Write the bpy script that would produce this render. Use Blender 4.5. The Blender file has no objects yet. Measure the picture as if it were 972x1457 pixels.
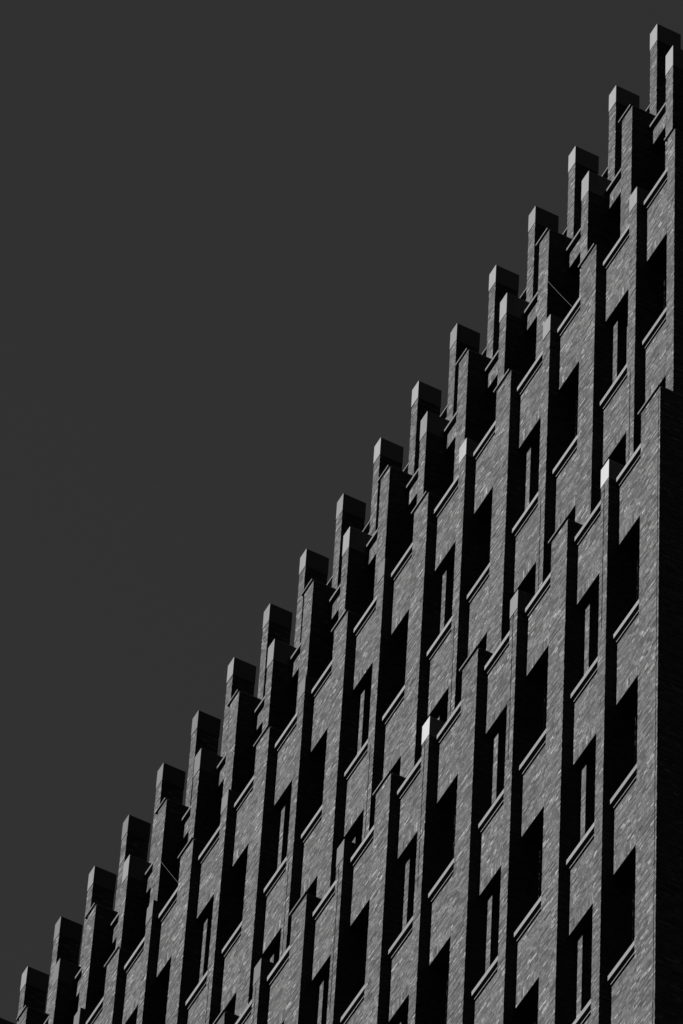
import bpy, bmesh, math, random
from mathutils import Matrix, Vector
random.seed(7)
SC = bpy.context.scene
COL = SC.collection

# ------------------------------------------------------------------ measures (metres)
GROUND = 84.72            # height of the fin tops above the pavement
PITCH = 1.2318627         # spacing of the brick piers
STOREY = 3.2
# four layers of the stepped facade: front plane of the piers (y grows into the building)
YA, YB, YC, YD = 0.0, -0.4144, -0.9593, -1.3130
OB, OC, OD = 0.045, 0.081, 0.121      # wide piers reach this far past their axis
FLOOR_SILL = -6.60        # top of the parapet of layer C; sills repeat every storey
LINTEL = -7.965

CAM_LOC = Vector((48.72292, -26.56147, -83.12549 + GROUND))
CAM_R = Matrix(((0.46100409, 0.68893408, 0.55932554),
                (0.88640264, -0.38734556, -0.2534833),
                (0.04201898, 0.61264447, -0.78924088)))
FPX = 9781.916

def project(x, y, z):
    q = CAM_R.transposed() @ (Vector((x, y, z + GROUND)) - CAM_LOC)
    return 486 + FPX * q.x / -q.z, 728.5 - FPX * q.y / -q.z

def near_frame(x0, x1, y, z0, z1, m=150):
    us, vs = zip(*[project(x, y, z) for x in (x0, x1) for z in (z0, z1)])
    return max(us) > -m and min(us) < 972 + m and max(vs) > -m and min(vs) < 1457 + m

# ------------------------------------------------------------------ materials
class NT:
    def __init__(s, mat):
        mat.use_nodes = True
        s.t = mat.node_tree; s.n = s.t.nodes; s.l = s.t.links
        s.bsdf = next(n for n in s.n if n.type == 'BSDF_PRINCIPLED')
    def new(s, t, **k):
        n = s.n.new(t)
        for a, b in k.items(): setattr(n, a, b)
        return n
    def put(s, sock, v):
        if isinstance(v, bpy.types.NodeSocket): s.l.new(v, sock)
        elif v is not None: sock.default_value = v
    def m(s, op, a, b=None, c=None, clamp=False):
        n = s.new('ShaderNodeMath', operation=op, use_clamp=clamp)
        for i, v in enumerate((a, b, c)):
            if v is not None: s.put(n.inputs[i], v)
        return n.outputs[0]
    def mix(s, f, a, b):
        n = s.new('ShaderNodeMix', data_type='FLOAT')
        s.put(n.inputs[0], f); s.put(n.inputs[2], a); s.put(n.inputs[3], b)
        return n.outputs[0]
    def noise(s, vec, scale, detail=3.0, rough=.55):
        n = s.new('ShaderNodeTexNoise'); s.l.new(vec, n.inputs['Vector'])
        n.inputs['Scale'].default_value = scale; n.inputs['Detail'].default_value = detail
        n.inputs['Roughness'].default_value = rough
        return n.outputs['Fac']
    def white(s, x, y, z=0.0):
        c = s.new('ShaderNodeCombineXYZ'); s.put(c.inputs[0], x); s.put(c.inputs[1], y); s.put(c.inputs[2], z)
        w = s.new('ShaderNodeTexWhiteNoise', noise_dimensions='3D'); s.l.new(c.outputs[0], w.inputs['Vector'])
        return w.outputs['Value']
    def ramp(s, f, stops):
        r = s.new('ShaderNodeValToRGB'); s.put(r.inputs[0], f)
        el = r.color_ramp.elements
        while len(el) < len(stops): el.new(.5)
        for e, (p, v) in zip(el, stops): e.position = p; e.color = (v, v, v, 1)
        return r.outputs[0]

BH, BL, JT = 0.047, 0.18, 0.008     # brick course height, brick length, joint
def brick_material(name, lintel=None, gain=.184):
    mat = bpy.data.materials.new(name); N = NT(mat)
    g = N.new('ShaderNodeNewGeometry')
    sp = N.new('ShaderNodeSeparateXYZ'); N.l.new(g.outputs['Position'], sp.inputs[0])
    sn = N.new('ShaderNodeSeparateXYZ'); N.l.new(g.outputs['True Normal'], sn.inputs[0])
    side = N.m('GREATER_THAN', N.m('ABSOLUTE', sn.outputs[0]), .5)
    u = N.mix(side, sp.outputs[0], sp.outputs[1])
    v = sp.outputs[2]
    row = N.m('FLOOR', N.m('DIVIDE', v, BH))
    off = N.white(row, 3.7)
    uu = N.m('ADD', N.m('DIVIDE', u, BL), off)
    col = N.m('FLOOR', uu)
    fu = N.m('FRACT', uu); fv = N.m('FRACT', N.m('DIVIDE', v, BH))
    # roughly one stretcher in three is cut into two headers: a wild bond
    cut = N.m('GREATER_THAN', N.white(row, col, 9.1), .35)
    half = N.m('GREATER_THAN', fu, .5)
    colid = N.m('ADD', col, N.m('MULTIPLY', N.m('MULTIPLY', cut, half), .37))
    dcut = N.m('MULTIPLY', N.m('ABSOLUTE', N.m('SUBTRACT', fu, .5)), BL)
    dend = N.m('MULTIPLY', N.m('MINIMUM', fu, N.m('SUBTRACT', 1., fu)), BL)
    du = N.mix(cut, dend, N.m('MINIMUM', dend, dcut))
    dv = N.m('MULTIPLY', N.m('MINIMUM', fv, N.m('SUBTRACT', 1., fv)), BH)
    d = N.m('MINIMUM', du, dv)
    rid, cid = row, colid
    if lintel is not None:
        # soldier course standing above each opening
        h = N.m('MODULO', N.m('ADD', N.m('SUBTRACT', v, lintel + GROUND), STOREY * 40), STOREY)
        zone = N.m('LESS_THAN', h, .205)
        su = N.m('DIVIDE', u, BH)
        fs = N.m('FRACT', su)
        ds = N.m('MULTIPLY', N.m('MINIMUM', fs, N.m('SUBTRACT', 1., fs)), BH)
        dz = N.m('MINIMUM', h, N.m('SUBTRACT', .205, h))
        d = N.mix(zone, d, N.m('MINIMUM', ds, dz))
        rid = N.mix(zone, row, N.m('ADD', N.m('FLOOR', su), 1000.))
        cid = N.mix(zone, colid, N.m('FLOOR', N.m('DIVIDE', v, 1.6)))
    r1 = N.white(rid, cid, 1.0); r2 = N.white(rid, cid, 2.0); r3 = N.white(rid, cid, 5.0)
    base = N.ramp(r1, [(0, .02), (.1, .085), (.35, .15), (.65, .225), (.92, .30), (1., .56)])
    fine = N.noise(g.outputs['Position'], 30, 3, .7)
    mott = N.noise(g.outputs['Position'], 1.3, 4)
    blot = N.noise(g.outputs['Position'], 7.0, 3)
    bw = N.new('ShaderNodeRGBToBW'); N.l.new(base, bw.inputs[0])
    c = N.m('MULTIPLY', bw.outputs[0], N.m('MAXIMUM', .15, N.m('ADD', -.75, N.m('MULTIPLY', fine, 3.5))))
    c = N.m('MULTIPLY', c, N.m('ADD', .68, N.m('MULTIPLY', mott, .64)))
    c = N.m('MULTIPLY', c, N.m('ADD', .72, N.m('MULTIPLY', blot, .56)))
    mp = N.new('ShaderNodeMapping'); mp.inputs['Scale'].default_value = (9, 9, .45)
    N.l.new(g.outputs['Position'], mp.inputs['Vector'])
    runs = N.noise(mp.outputs[0], 1.0, 3)
    c = N.m('MULTIPLY', c, N.m('ADD', .80, N.m('MULTIPLY', runs, .40)))
    joint = N.m('SMOOTH_MIN', 1., N.m('DIVIDE', N.m('SUBTRACT', d, JT * .25), JT * .5), .05)
    joint = N.m('MAXIMUM', joint, 0.)
    c = N.mix(joint, N.m('MULTIPLY', .105, N.m('ADD', .6, N.m('MULTIPLY', mott, .8))), c)
    oi = N.new('ShaderNodeObjectInfo')      # each pier and wall panel from its own batch of bricks
    c = N.m('MULTIPLY', c, N.m('ADD', .93, N.m('MULTIPLY', oi.outputs['Random'], .14)))
    c = N.m('MULTIPLY', c, gain)
    cc = N.new('ShaderNodeCombineXYZ')
    for i in range(3): N.l.new(c, cc.inputs[i])
    N.l.new(cc.outputs[0], N.bsdf.inputs['Base Color'])
    N.bsdf.inputs['Roughness'].default_value = .85
    N.bsdf.inputs['Specular IOR Level'].default_value = .25
    # every brick sits a little proud or tilted
    tilt = N.m('ADD', N.m('MULTIPLY', N.m('SUBTRACT', r2, .5), N.m('MULTIPLY', fv, .010)),
               N.m('MULTIPLY', N.m('SUBTRACT', r3, .5), N.m('MULTIPLY', fu, .012)))
    hgt = N.m('ADD', N.m('MULTIPLY', joint, N.m('ADD', .004, N.m('MULTIPLY', r2, .005))), tilt)
    hgt = N.m('ADD', hgt, N.m('MULTIPLY', fine, .004))
    b = N.new('ShaderNodeBump'); b.inputs['Distance'].default_value = 1.0; b.inputs['Strength'].default_value = .55
    N.l.new(hgt, b.inputs['Height']); N.l.new(b.outputs[0], N.bsdf.inputs['Normal'])
    return mat

def plain(name, val, rough=.6, metal=0., var=.25, scale=6., spec=.5, streak=0.):
    mat = bpy.data.materials.new(name); N = NT(mat)
    g = N.new('ShaderNodeNewGeometry')
    n1 = N.noise(g.outputs['Position'], scale, 4)
    f = N.m('ADD', 1 - var / 2 * 1.1, N.m('MULTIPLY', n1, var))
    if streak:
        mp = N.new('ShaderNodeMapping'); mp.inputs['Scale'].default_value = (14, 14, .8)
        N.l.new(g.outputs['Position'], mp.inputs['Vector'])
        n2 = N.noise(mp.outputs[0], 2.2, 4)
        f = N.m('MULTIPLY', f, N.m('ADD', 1 - streak / 2, N.m('MULTIPLY', n2, streak)))
    if streak:
        oi = N.new('ShaderNodeObjectInfo')      # every stone has its own tone
        f = N.m('MULTIPLY', f, N.m('ADD', .86, N.m('MULTIPLY', oi.outputs['Random'], .28)))
    c = N.m('MULTIPLY', f, val)
    cc = N.new('ShaderNodeCombineXYZ')
    for i in range(3): N.l.new(c, cc.inputs[i])
    N.l.new(cc.outputs[0], N.bsdf.inputs['Base Color'])
    N.bsdf.inputs['Roughness'].default_value = rough
    N.bsdf.inputs['Metallic'].default_value = metal
    N.bsdf.inputs['Specular IOR Level'].default_value = spec
    return mat

M = dict(
    pier=brick_material('pier_brick'),
    wall=brick_material('wall_brick', LINTEL),
    wallb=brick_material('upper_wall_brick', -3.23),
    cap=plain('pale_concrete', 0.088, .55, streak=.35, spec=.3),
    cap_mid=plain('grey_concrete', 0.060, .6, streak=.4, spec=.3),
    cap_dull=plain('dark_concrete', 0.034, .7, streak=.4, spec=.3),  # darker base colour for some of the caps
    cap_light=plain('light_concrete', .135, .5, streak=.2, spec=.3),
    cap_bright=plain('concrete_with_gleam', 0.165, .5, streak=.12, var=.1),  # gleam of the brightest caps put into the base colour
    coping=plain('coping_concrete', 0.068, .6, streak=.3, spec=.3),
    thin=plain('thin_coping_metal', 0.045, .5, streak=.2, spec=.3),
    strip=plain('drip_strip_metal', 0.050, .5, spec=.3),
    frame=plain('window_frame_metal', .01, .45, var=.1),
    glass=plain('dark_window_glass', .002, .3, var=.05, spec=.06),
    dark=plain('dark_roofing_and_shade', .015, .8),  # roofing, and the shade painted in under sills and copings
    cable=plain('steel_cable', .05, .5, spec=.3),
)

# ------------------------------------------------------------------ mesh helpers
class MB:
    def __init__(s): s.v = []; s.f = []
    def box(s, x0, x1, y0, y1, z0, z1):
        b = len(s.v)
        s.v += [(x0, y0, z0), (x1, y0, z0), (x1, y1, z0), (x0, y1, z0), (x0, y0, z1), (x1, y0, z1), (x1, y1, z1), (x0, y1, z1)]
        s.f += [tuple(b + i for i in q) for q in ((3, 2, 1, 0), (4, 5, 6, 7), (0, 1, 5, 4), (1, 2, 6, 5), (2, 3, 7, 6), (3, 0, 4, 7))]
        return s
    def build(s, name, mat, parent=None, label=None, bevel=0.):
        me = bpy.data.meshes.new(name)
        # mesh is modelled in facade coordinates; origin goes to the base of the piece
        xs, ys, zs = zip(*s.v)
        o = Vector(((min(xs) + max(xs)) / 2, (min(ys) + max(ys)) / 2, min(zs)))
        me.from_pydata([tuple(Vector(p) - o) for p in s.v], [], s.f); me.update()
        me.materials.append(mat)
        ob = bpy.data.objects.new(name, me); COL.objects.link(ob)
        w = o + Vector((0, 0, GROUND))
        ob.location = w
        if parent is not None:
            ob.parent = parent
            ob.location = w - WORLD[parent.name]
        WORLD[ob.name] = w
        if label: ob['label'] = label
        if bevel:
            bv = ob.modifiers.new('bevel', 'BEVEL'); bv.width = bevel; bv.segments = 2; bv.limit_method = 'ANGLE'
        return ob
WORLD = {}

def course_column(x0, x1, y0, y1, z0, z1, rough_to, groove=None, jit=.0035, rnd=random):
    """Brick pier laid in courses, each one a few millimetres off its neighbour; groove=(x, width, ztop, zbottom)."""
    mb = MB()
    g0 = math.floor((z1 + GROUND) / BH) * BH - GROUND
    zs = [z1]
    z = g0 if z1 - g0 > .01 else g0 - BH
    while z > max(z0, rough_to): zs.append(z); z -= BH
    zs.append(max(z0, rough_to))
    if z0 < rough_to: zs.append(z0)
    def prof(zm):
        a = x0 + rnd.uniform(-jit, jit); b = x1 + rnd.uniform(-jit, jit); f = y0 + rnd.uniform(-jit, jit) * .5
        if groove:
            gx, gw, gt, gb = groove
            dpt = .022 if gb < zm < gt else .0002
            gx2 = gx + rnd.uniform(-.0015, .0015)
            return [(a, f), (gx2 - gw / 2, f), (gx2 - gw / 2 + .001, f + dpt), (gx2 + gw / 2 - .001, f + dpt), (gx2 + gw / 2, f), (b, f), (b, y1), (a, y1)]
        return [(a, f), (b, f), (b, y1), (a, y1)]
    prev = None
    for zt, zb in zip(zs, zs[1:]):
        p = prof((zt + zb) / 2); n = len(p)
        i = len(mb.v)
        mb.v += [(x, y, zt) for x, y in p] + [(x, y, zb) for x, y in p]
        if prev is None: mb.f.append(tuple(i + k for k in range(n)))
        else:
            for k in range(n): mb.f.append((prev + k, prev + (k + 1) % n, i + (k + 1) % n, i + k))
        for k in range(n): mb.f.append((i + n + k, i + n + (k + 1) % n, i + (k + 1) % n, i + k))
        prev = i + n
    mb.f.append(tuple(reversed([prev + k for k in range(n)])))
    return mb

# ------------------------------------------------------------------ the building
b = bpy.data.objects.new('brick_building', None); COL.objects.link(b)
b.location = (-12, 6, 0); WORLD['brick_building'] = Vector((-12, 6, 0))
b['label'] = 'tall brick tower with stepped rows of slim piers, dark windows and pale-capped tops'
b['category'] = 'building'
NA, NB, NC, ND = 22, 21, 17, 12          # last pier index of each layer, going away from the corner
END_B, END_C, END_D = 2.27, 2.289, 2.59

def capped_pier(xr, w, y0, y1, ztop, zbot, cap_h, cap_mat, capdepth, groove=None, lab=None, rough=-34.):
    p = course_column(xr - w, xr, y0, y1, zbot, ztop - cap_h, rough, groove).build('pier', M['pier'], b)
    c = MB().box(xr - w - .007, xr + .008, y0 - .008, capdepth + .006, ztop - cap_h, ztop).build('pier_cap', M[cap_mat], p, lab, bevel=.006)
    return p

def coped_pier(xr, w, y0, y1, ztop, zbot, oh_l, rough=-34., groove=None, over=-.02):
    p = course_column(xr - w, xr, y0, y1, zbot, ztop - .06, rough, groove).build('pier', M['pier'], b)
    mb = MB().box(xr - w + .004, xr - .010, y0 + .022, y1 - .004, ztop - .06, ztop - .034)   # recessed bed under the slab
    mb.build('coping_bed', M['strip'], p)
    MB().box(xr - w - oh_l, xr + over, y0 - .026, y1 - .002, ztop - .034, ztop).build('coping', M['thin'], p, bevel=.003)
    return p

# --- layer A: free-standing fins on the roof edge
DULL_A = {3: 'cap_mid', 5: 'cap_mid', 8: 'cap_mid', 9: 'cap_mid', 13: 'cap_dull', 10: 'cap_mid', 14: 'cap_dull', 15: 'cap_mid', 11: 'cap_mid', 17: 'cap_mid', 18: 'cap_mid', 12: 'cap_dull', 16: 'cap_dull'}
for i in range(-1, NA + 1):
    m = DULL_A.get(i, 'cap')
    capped_pier(-PITCH * i, .20, YA, .382, 0., -2.62, .43, m, .382,
                lab={'cap_dull': 'dark concrete cap', 'cap_mid': 'grey concrete cap'}.get(m))
# --- layer B
for i in range(-2, NB + 1):
    x = -PITCH * i
    if i % 2:
        m = 'cap' if i not in (5, 9, 13) else 'cap_mid'
        if i in (11, 15): m = 'cap_dull'
        capped_pier(x, .20, YB, -.003, -2.464, -7.6, .50, m, -.003, lab={'cap_dull': 'dark concrete cap', 'cap_mid': 'grey concrete cap'}.get(m))
    else:
        xr = x + OB if i > -2 else END_B
        coped_pier(xr, .295 if i > -2 else .235, YB, -.004, -2.39, -7.6, .075)
# --- layer C
for i in range(-2, NC + 1):
    x = -PITCH * i
    if i % 2:
        m = {-1: 'cap_mid', 1: 'cap_mid', 3: 'cap_light', 5: 'cap_dull', 7: 'cap_dull', 9: 'cap_dull', 11: 'cap_dull', 13: 'cap_dull'}.get(i, 'cap_mid')
        capped_pier(x, .20, YC, YB - .003, -6.30, -14.2, .38, m, YB - .003, groove=(x - .117, .019, -10.3, -14.3),
                    lab={'cap_dull': 'dark concrete cap', 'cap_light': 'pale concrete cap'}.get(m))
    else:
        xr = x + OC if i > -2 else END_C
        coped_pier(xr, .425 if i > -2 else .20, YC, YB - .004, -6.185, -14.2, .06, over=-.03)
# --- layer D, standing on the pavement
for i in range(-2, ND + 1):
    x = -PITCH * i
    if i % 2:
        m = {-1: 'cap_bright', 1: 'cap_mid', 3: 'cap_bright', 5: 'cap_dull', 7: 'cap_dull'}.get(i, 'cap_mid')
        capped_pier(x, .20, YD, YC - .003, -12.65, -GROUND, .39, m, YC - .003, groove=(x - .117, .019, -13.03, -16.0),
                    lab={'cap_dull': 'dark concrete cap', 'cap_bright': 'concrete cap with its bright gleam painted in'}.get(m))
    else:
        xr = x + OD if i > -2 else END_D
        g = None if i > -2 else (END_D - .045, .014, -12.8, -40.)
        coped_pier(xr, .435 if i > -2 else .50, YD, YC - .004, -12.61, -GROUND, .055, over=-.02, groove=g)

# --- spandrels between the piers, with sills, and the windows above them
def bay_edges(j, layer):
    """Bay between pier j (left) and pier j-1 (right) as (x0, x1); j counts away from the corner."""
    o = {'B': OB, 'C': OC, 'D': OD}[layer]; w = {'B': .295, 'C': .425, 'D': .435}[layer]
    xl = -PITCH * j + (o if j % 2 == 0 else 0.)
    r = j - 1
    if r % 2: xr = -PITCH * r - .20
    elif r > -2: xr = -PITCH * r + o - w
    else: xr = {'B': END_B - .235, 'C': END_C - .20, 'D': END_D - .50}[layer]
    return xl + .002, xr - .002

rnd = random.Random(3)
def spandrel(j, layer, wy, back, zsill, zlint, mat, sill_y, parapet):
    x0, x1 = bay_edges(j, layer)
    zsill += rnd.uniform(-.006, .006); sill_y += rnd.uniform(-.004, .004)
    top = zsill - .172
    s = MB().box(x0, x1, wy, back, zlint, top).build('spandrel', M[mat], b)
    yb = back if parapet else wy + .16
    MB().box(x0, x1, sill_y, yb, zsill - .088, zsill).build('parapet_coping' if parapet else 'sill', M['coping'], s, bevel=.004)
    MB().box(x0, x1, wy + .03, back - .003, top, zsill - .088).build('sill_shade_bed', M['dark'], s)  # recessed bed, near-black: the shade under the sill put into its colour
    MB().box(x0, x1, wy - .016, wy + .0295, zsill - .142, zsill - .127).build('drip_strip', M['coping'], s)
    return s

def window(x0, x1, y, z0, z1, rnd):
    g = MB().box(x0, x1, y + .03, y + .045, z0, z1).build('window', M['glass'], b)
    f = MB()
    t = .055
    f.box(x0, x0 + t, y - .02, y + .028, z0, z1); f.box(x1 - t, x1, y - .02, y + .028, z0, z1)
    f.box(x0 + t, x1 - t, y - .02, y + .028, z1 - t, z1); f.box(x0 + t, x1 - t, y - .02, y + .028, z0, z0 + t)
    f.box(x0 + t, x1 - t, y - .012, y + .027, z0 + .62, z0 + .66)
    f.build('window_frame', M['frame'], g)

rnd = random.Random(3)
lower = MB()
# layer D
for j in range(-1, ND + 1):
    x0, x1 = bay_edges(j, 'D')
    wy = YD + .155
    zend = FLOOR_SILL - 2 * STOREY
    for k in range(6):
        zs = FLOOR_SILL - (2 + k) * STOREY
        zl = LINTEL - (2 + k) * STOREY
        if not near_frame(x0, x1, wy, zl, zs): continue
        spandrel(j, 'D', wy, YC + .1, zs, zl, 'wall', wy - .055, k == 0)
        zend = zl
        if near_frame(x0, x1, wy, zs - STOREY, zl):
            xa = x0
            if j % 2 == 0:      # narrow brick panel beside the wide pier
                MB().box(x0, x0 + .15, wy + .115, YC + .1, zs - STOREY, zl).build('brick_panel', M['pier'], b)
                xa = x0 + .152
            window(xa, x1, wy + .27, zs - STOREY, zl, rnd)
            zend = zs - STOREY
    lower.box(x0, x1, wy + .004, YC + .1, -GROUND, zend - .004)
# layer C
for j in range(-1, NC + 1):
    x0, x1 = bay_edges(j, 'C')
    wy = YC + .155
    for k in range(2):
        zs = FLOOR_SILL - k * STOREY; zl = LINTEL - k * STOREY
        if not near_frame(x0, x1, wy, zl, zs): continue
        spandrel(j, 'C', wy, YB + .1, zs, zl, 'wall', wy - .055, k == 0)
        xa = x0
        if j % 2 == 0:
            MB().box(x0, x0 + .15, wy + .115, YB + .1, zs - STOREY, zl).build('brick_panel', M['pier'], b)
            xa = x0 + .152
        window(xa, x1, wy + .27, zs - STOREY, zl, rnd)
# layer B: low parapet, tall openings that look onto the terrace behind parapet C
for j in range(-1, NB + 1):
    x0, x1 = bay_edges(j, 'B')
    wy = -.095
    if not near_frame(x0, x1, wy, -3.23, -2.8): continue
    s = MB().box(x0, x1, wy, .2, -3.23, -2.90).build('spandrel', M['wallb'], b)
    MB().box(x0, x1, wy - .055, .2, -2.845, -2.79).build('parapet_coping', M['thin'], s, bevel=.003)
    MB().box(x0, x1, wy + .006, .197, -2.90, -2.845).build('sill_shade_bed', M['dark'], s)  # dark colour paints in the shade below the coping
    window(x0, x1, .115, -6.7, -3.23, rnd)
# layer A: roof parapet seen between the fins
for j in range(0, NA + 1):
    x0 = -PITCH * j + .012; x1 = -PITCH * (j - 1) - .212
    dz = 0. if j < 10 else -.38
    s = MB().box(x0, x1, .262, .36, -2.62, -1.30 + dz).build('roof_parapet', M['pier'], b)
    MB().box(x0, x1, .20, .375, -1.22 + dz, -1.185 + dz).build('parapet_coping', M['thin'], s, bevel=.003)
    MB().box(x0, x1, .275, .357, -1.30 + dz, -1.22 + dz).build('sill_shade_bed', M['dark'], s)  # shade under the parapet coping, painted as a dark band
lower.build('lower_wall', M['pier'], b)
# body, end walls and flat roofs
XL = -PITCH * NA - 1.5
MB().box(XL, END_C - .03, .395, 16., -GROUND, -1.9).build('main_wall', M['pier'], b)
e = MB(); e.box(END_C - .03 + .002, END_B - .005, .002, 15.9, -GROUND, -2.45)
e = MB().box(2.0, END_D - .004, YC + .003, 15.8, -GROUND, -12.72).build('end_wall', M['pier'], b)
e = MB().box(2.05, END_C - .006, YB + .003, 15.7, -12.72, -6.25).build('end_wall', M['pier'], b)
MB().box(2.1, END_B - .006, .003, 15.6, -6.25, -2.45).build('end_wall', M['pier'], b)
MB().box(XL + .2, END_C - .5, .6, 15.5, -1.9, -1.75).build('flat_roof', M['dark'], b)
# core filling behind windows so no light leaks from below
k = MB()
k.box(XL, 1.99, -.835, .39, -GROUND, -14.1)      # behind the D windows
k.box(XL, 1.99, -.48, .388, -14.1, -7.5)        # behind the C windows
k.box(XL, 1.99, .16, .386, -7.5, -3.3)
for (n, o, wd, wn, ya, yb, za, zb) in ((ND, OD, .435, .20, YC - .02, -.836, -GROUND, -13.2),
                                  (NC, OC, .425, .20, YB - .02, -.481, -14.1, -6.75),
                                  (NB, OB, .295, .20, -.02, .259, -7.6, -2.7)):
    for i in range(-1, n + 1):
        xr = -PITCH * i + (0 if i % 2 else o); ww = wn if i % 2 else wd
        k.box(xr - ww + .006, xr - .006, ya, yb, za, zb)
k.build('inner_wall', M['dark'], b)

# ------------------------------------------------------------------ two thin stays
def cable(p, q, label):
    p = Vector(p) + Vector((0, 0, GROUND)); q = Vector(q) + Vector((0, 0, GROUND))
    cu = bpy.data.curves.new('stay_cable', 'CURVE'); cu.dimensions = '3D'; cu.bevel_depth = .0024; cu.bevel_resolution = 2
    s = cu.splines.new('POLY'); s.points.add(8)
    for i in range(9):
        t = i / 8; w = p.lerp(q, t) + Vector((0, 0, -.008 * 4 * t * (1 - t))) - q
        s.points[i].co = (*w, 1)
    tmp = bpy.data.objects.new('tmp', cu); COL.objects.link(tmp)
    me = bpy.data.meshes.new_from_object(tmp.evaluated_get(bpy.context.evaluated_depsgraph_get()))
    bpy.data.objects.remove(tmp)
    me.materials.clear(); me.materials.append(M['cable'])
    ob = bpy.data.objects.new('stay_cable', me); COL.objects.link(ob); ob.location = q
    ob['label'] = label; ob['category'] = 'cable'; ob['group'] = 'thin cables tied to the brick piers'
bpy.context.view_layer.update()
cable((-2.43, -.425, -3.68), (-.79, -.86, -6.58), 'fine pale cable slanting across a dark recess in the upper right')
cable((-14.75, -.425, -3.88), (-12.86, -.86, -6.58), 'fine faint cable slanting across a dark recess near the bottom left')

# ------------------------------------------------------------------ ground
def sheet(name, x0, x1, y0, y1, z, mat):
    me = bpy.data.meshes.new(name); me.from_pydata([(x0, y0, z), (x1, y0, z), (x1, y1, z), (x0, y1, z)], [], [(0, 1, 2, 3)])
    me.materials.append(mat); o = bpy.data.objects.new(name, me); COL.objects.link(o); o['kind'] = 'structure'; return o
sheet('ground', -3000, 3000, -3000, 3000, -.15, plain('ground_asphalt', .03, .9, scale=.4))
pv = MB().box(-60, 60, -9, 30, -GROUND - .15, -GROUND - .004)
o = pv.build('pavement', plain('paving_stone', .10, .85, scale=2.)); o['kind'] = 'structure'

# ------------------------------------------------------------------ camera
cam = bpy.data.cameras.new('camera'); co = bpy.data.objects.new('camera', cam); COL.objects.link(co)
cam.sensor_fit = 'HORIZONTAL'; cam.sensor_width = 36; cam.lens = FPX / 972 * 36
cam.clip_start = 1; cam.clip_end = 8000
mw = CAM_R.to_4x4(); mw.translation = CAM_LOC; co.matrix_world = mw
SC.camera = co

# ------------------------------------------------------------------ daylight
FILTER = .087      # density of the filter
SUN_EL, SUN_AZ = 27., 8.    # azimuth: degrees to the left of the facade's outward normal
a = math.radians(SUN_AZ); el = math.radians(SUN_EL)
to_sun = Vector((-math.sin(a) * math.cos(el), -math.cos(a) * math.cos(el), math.sin(el)))
sun = bpy.data.lights.new('sun', 'SUN'); sun.energy = 5.0; sun.angle = math.radians(.5); sun.color = (1, .998, .995)
so = bpy.data.objects.new('sun', sun); COL.objects.link(so)
so.rotation_euler = (-to_sun).to_track_quat('-Z', 'Y').to_euler()
w = bpy.data.worlds.new('World'); SC.world = w; w.use_nodes = True
nt = w.node_tree; bg = nt.nodes['Background']
sky = nt.nodes.new('ShaderNodeTexSky'); sky.sky_type = 'NISHITA'; sky.sun_disc = False
sky.sun_elevation = el
sky.sun_rotation = math.atan2(to_sun.x, to_sun.y)
sky.air_density = 8.; sky.dust_density = .0; sky.ozone_density = 2.
# black-and-white film behind a red filter: only the red light of the sky counts
sepc = nt.nodes.new('ShaderNodeSeparateColor'); nt.links.new(sky.outputs[0], sepc.inputs[0])
flt = nt.nodes.new('ShaderNodeMath'); flt.operation = 'MULTIPLY'; flt.inputs[1].default_value = FILTER
nt.links.new(sepc.outputs[0], flt.inputs[0]); nt.links.new(flt.outputs[0], bg.inputs['Color'])
bg.inputs['Strength'].default_value = .05
vs = SC.view_settings; vs.view_transform = 'Standard'; vs.look = 'None'; vs.exposure = 1.3; vs.gamma = 1; vs.use_curve_mapping = False
SC.cycles.max_bounces = 4; SC.cycles.diffuse_bounces = 0
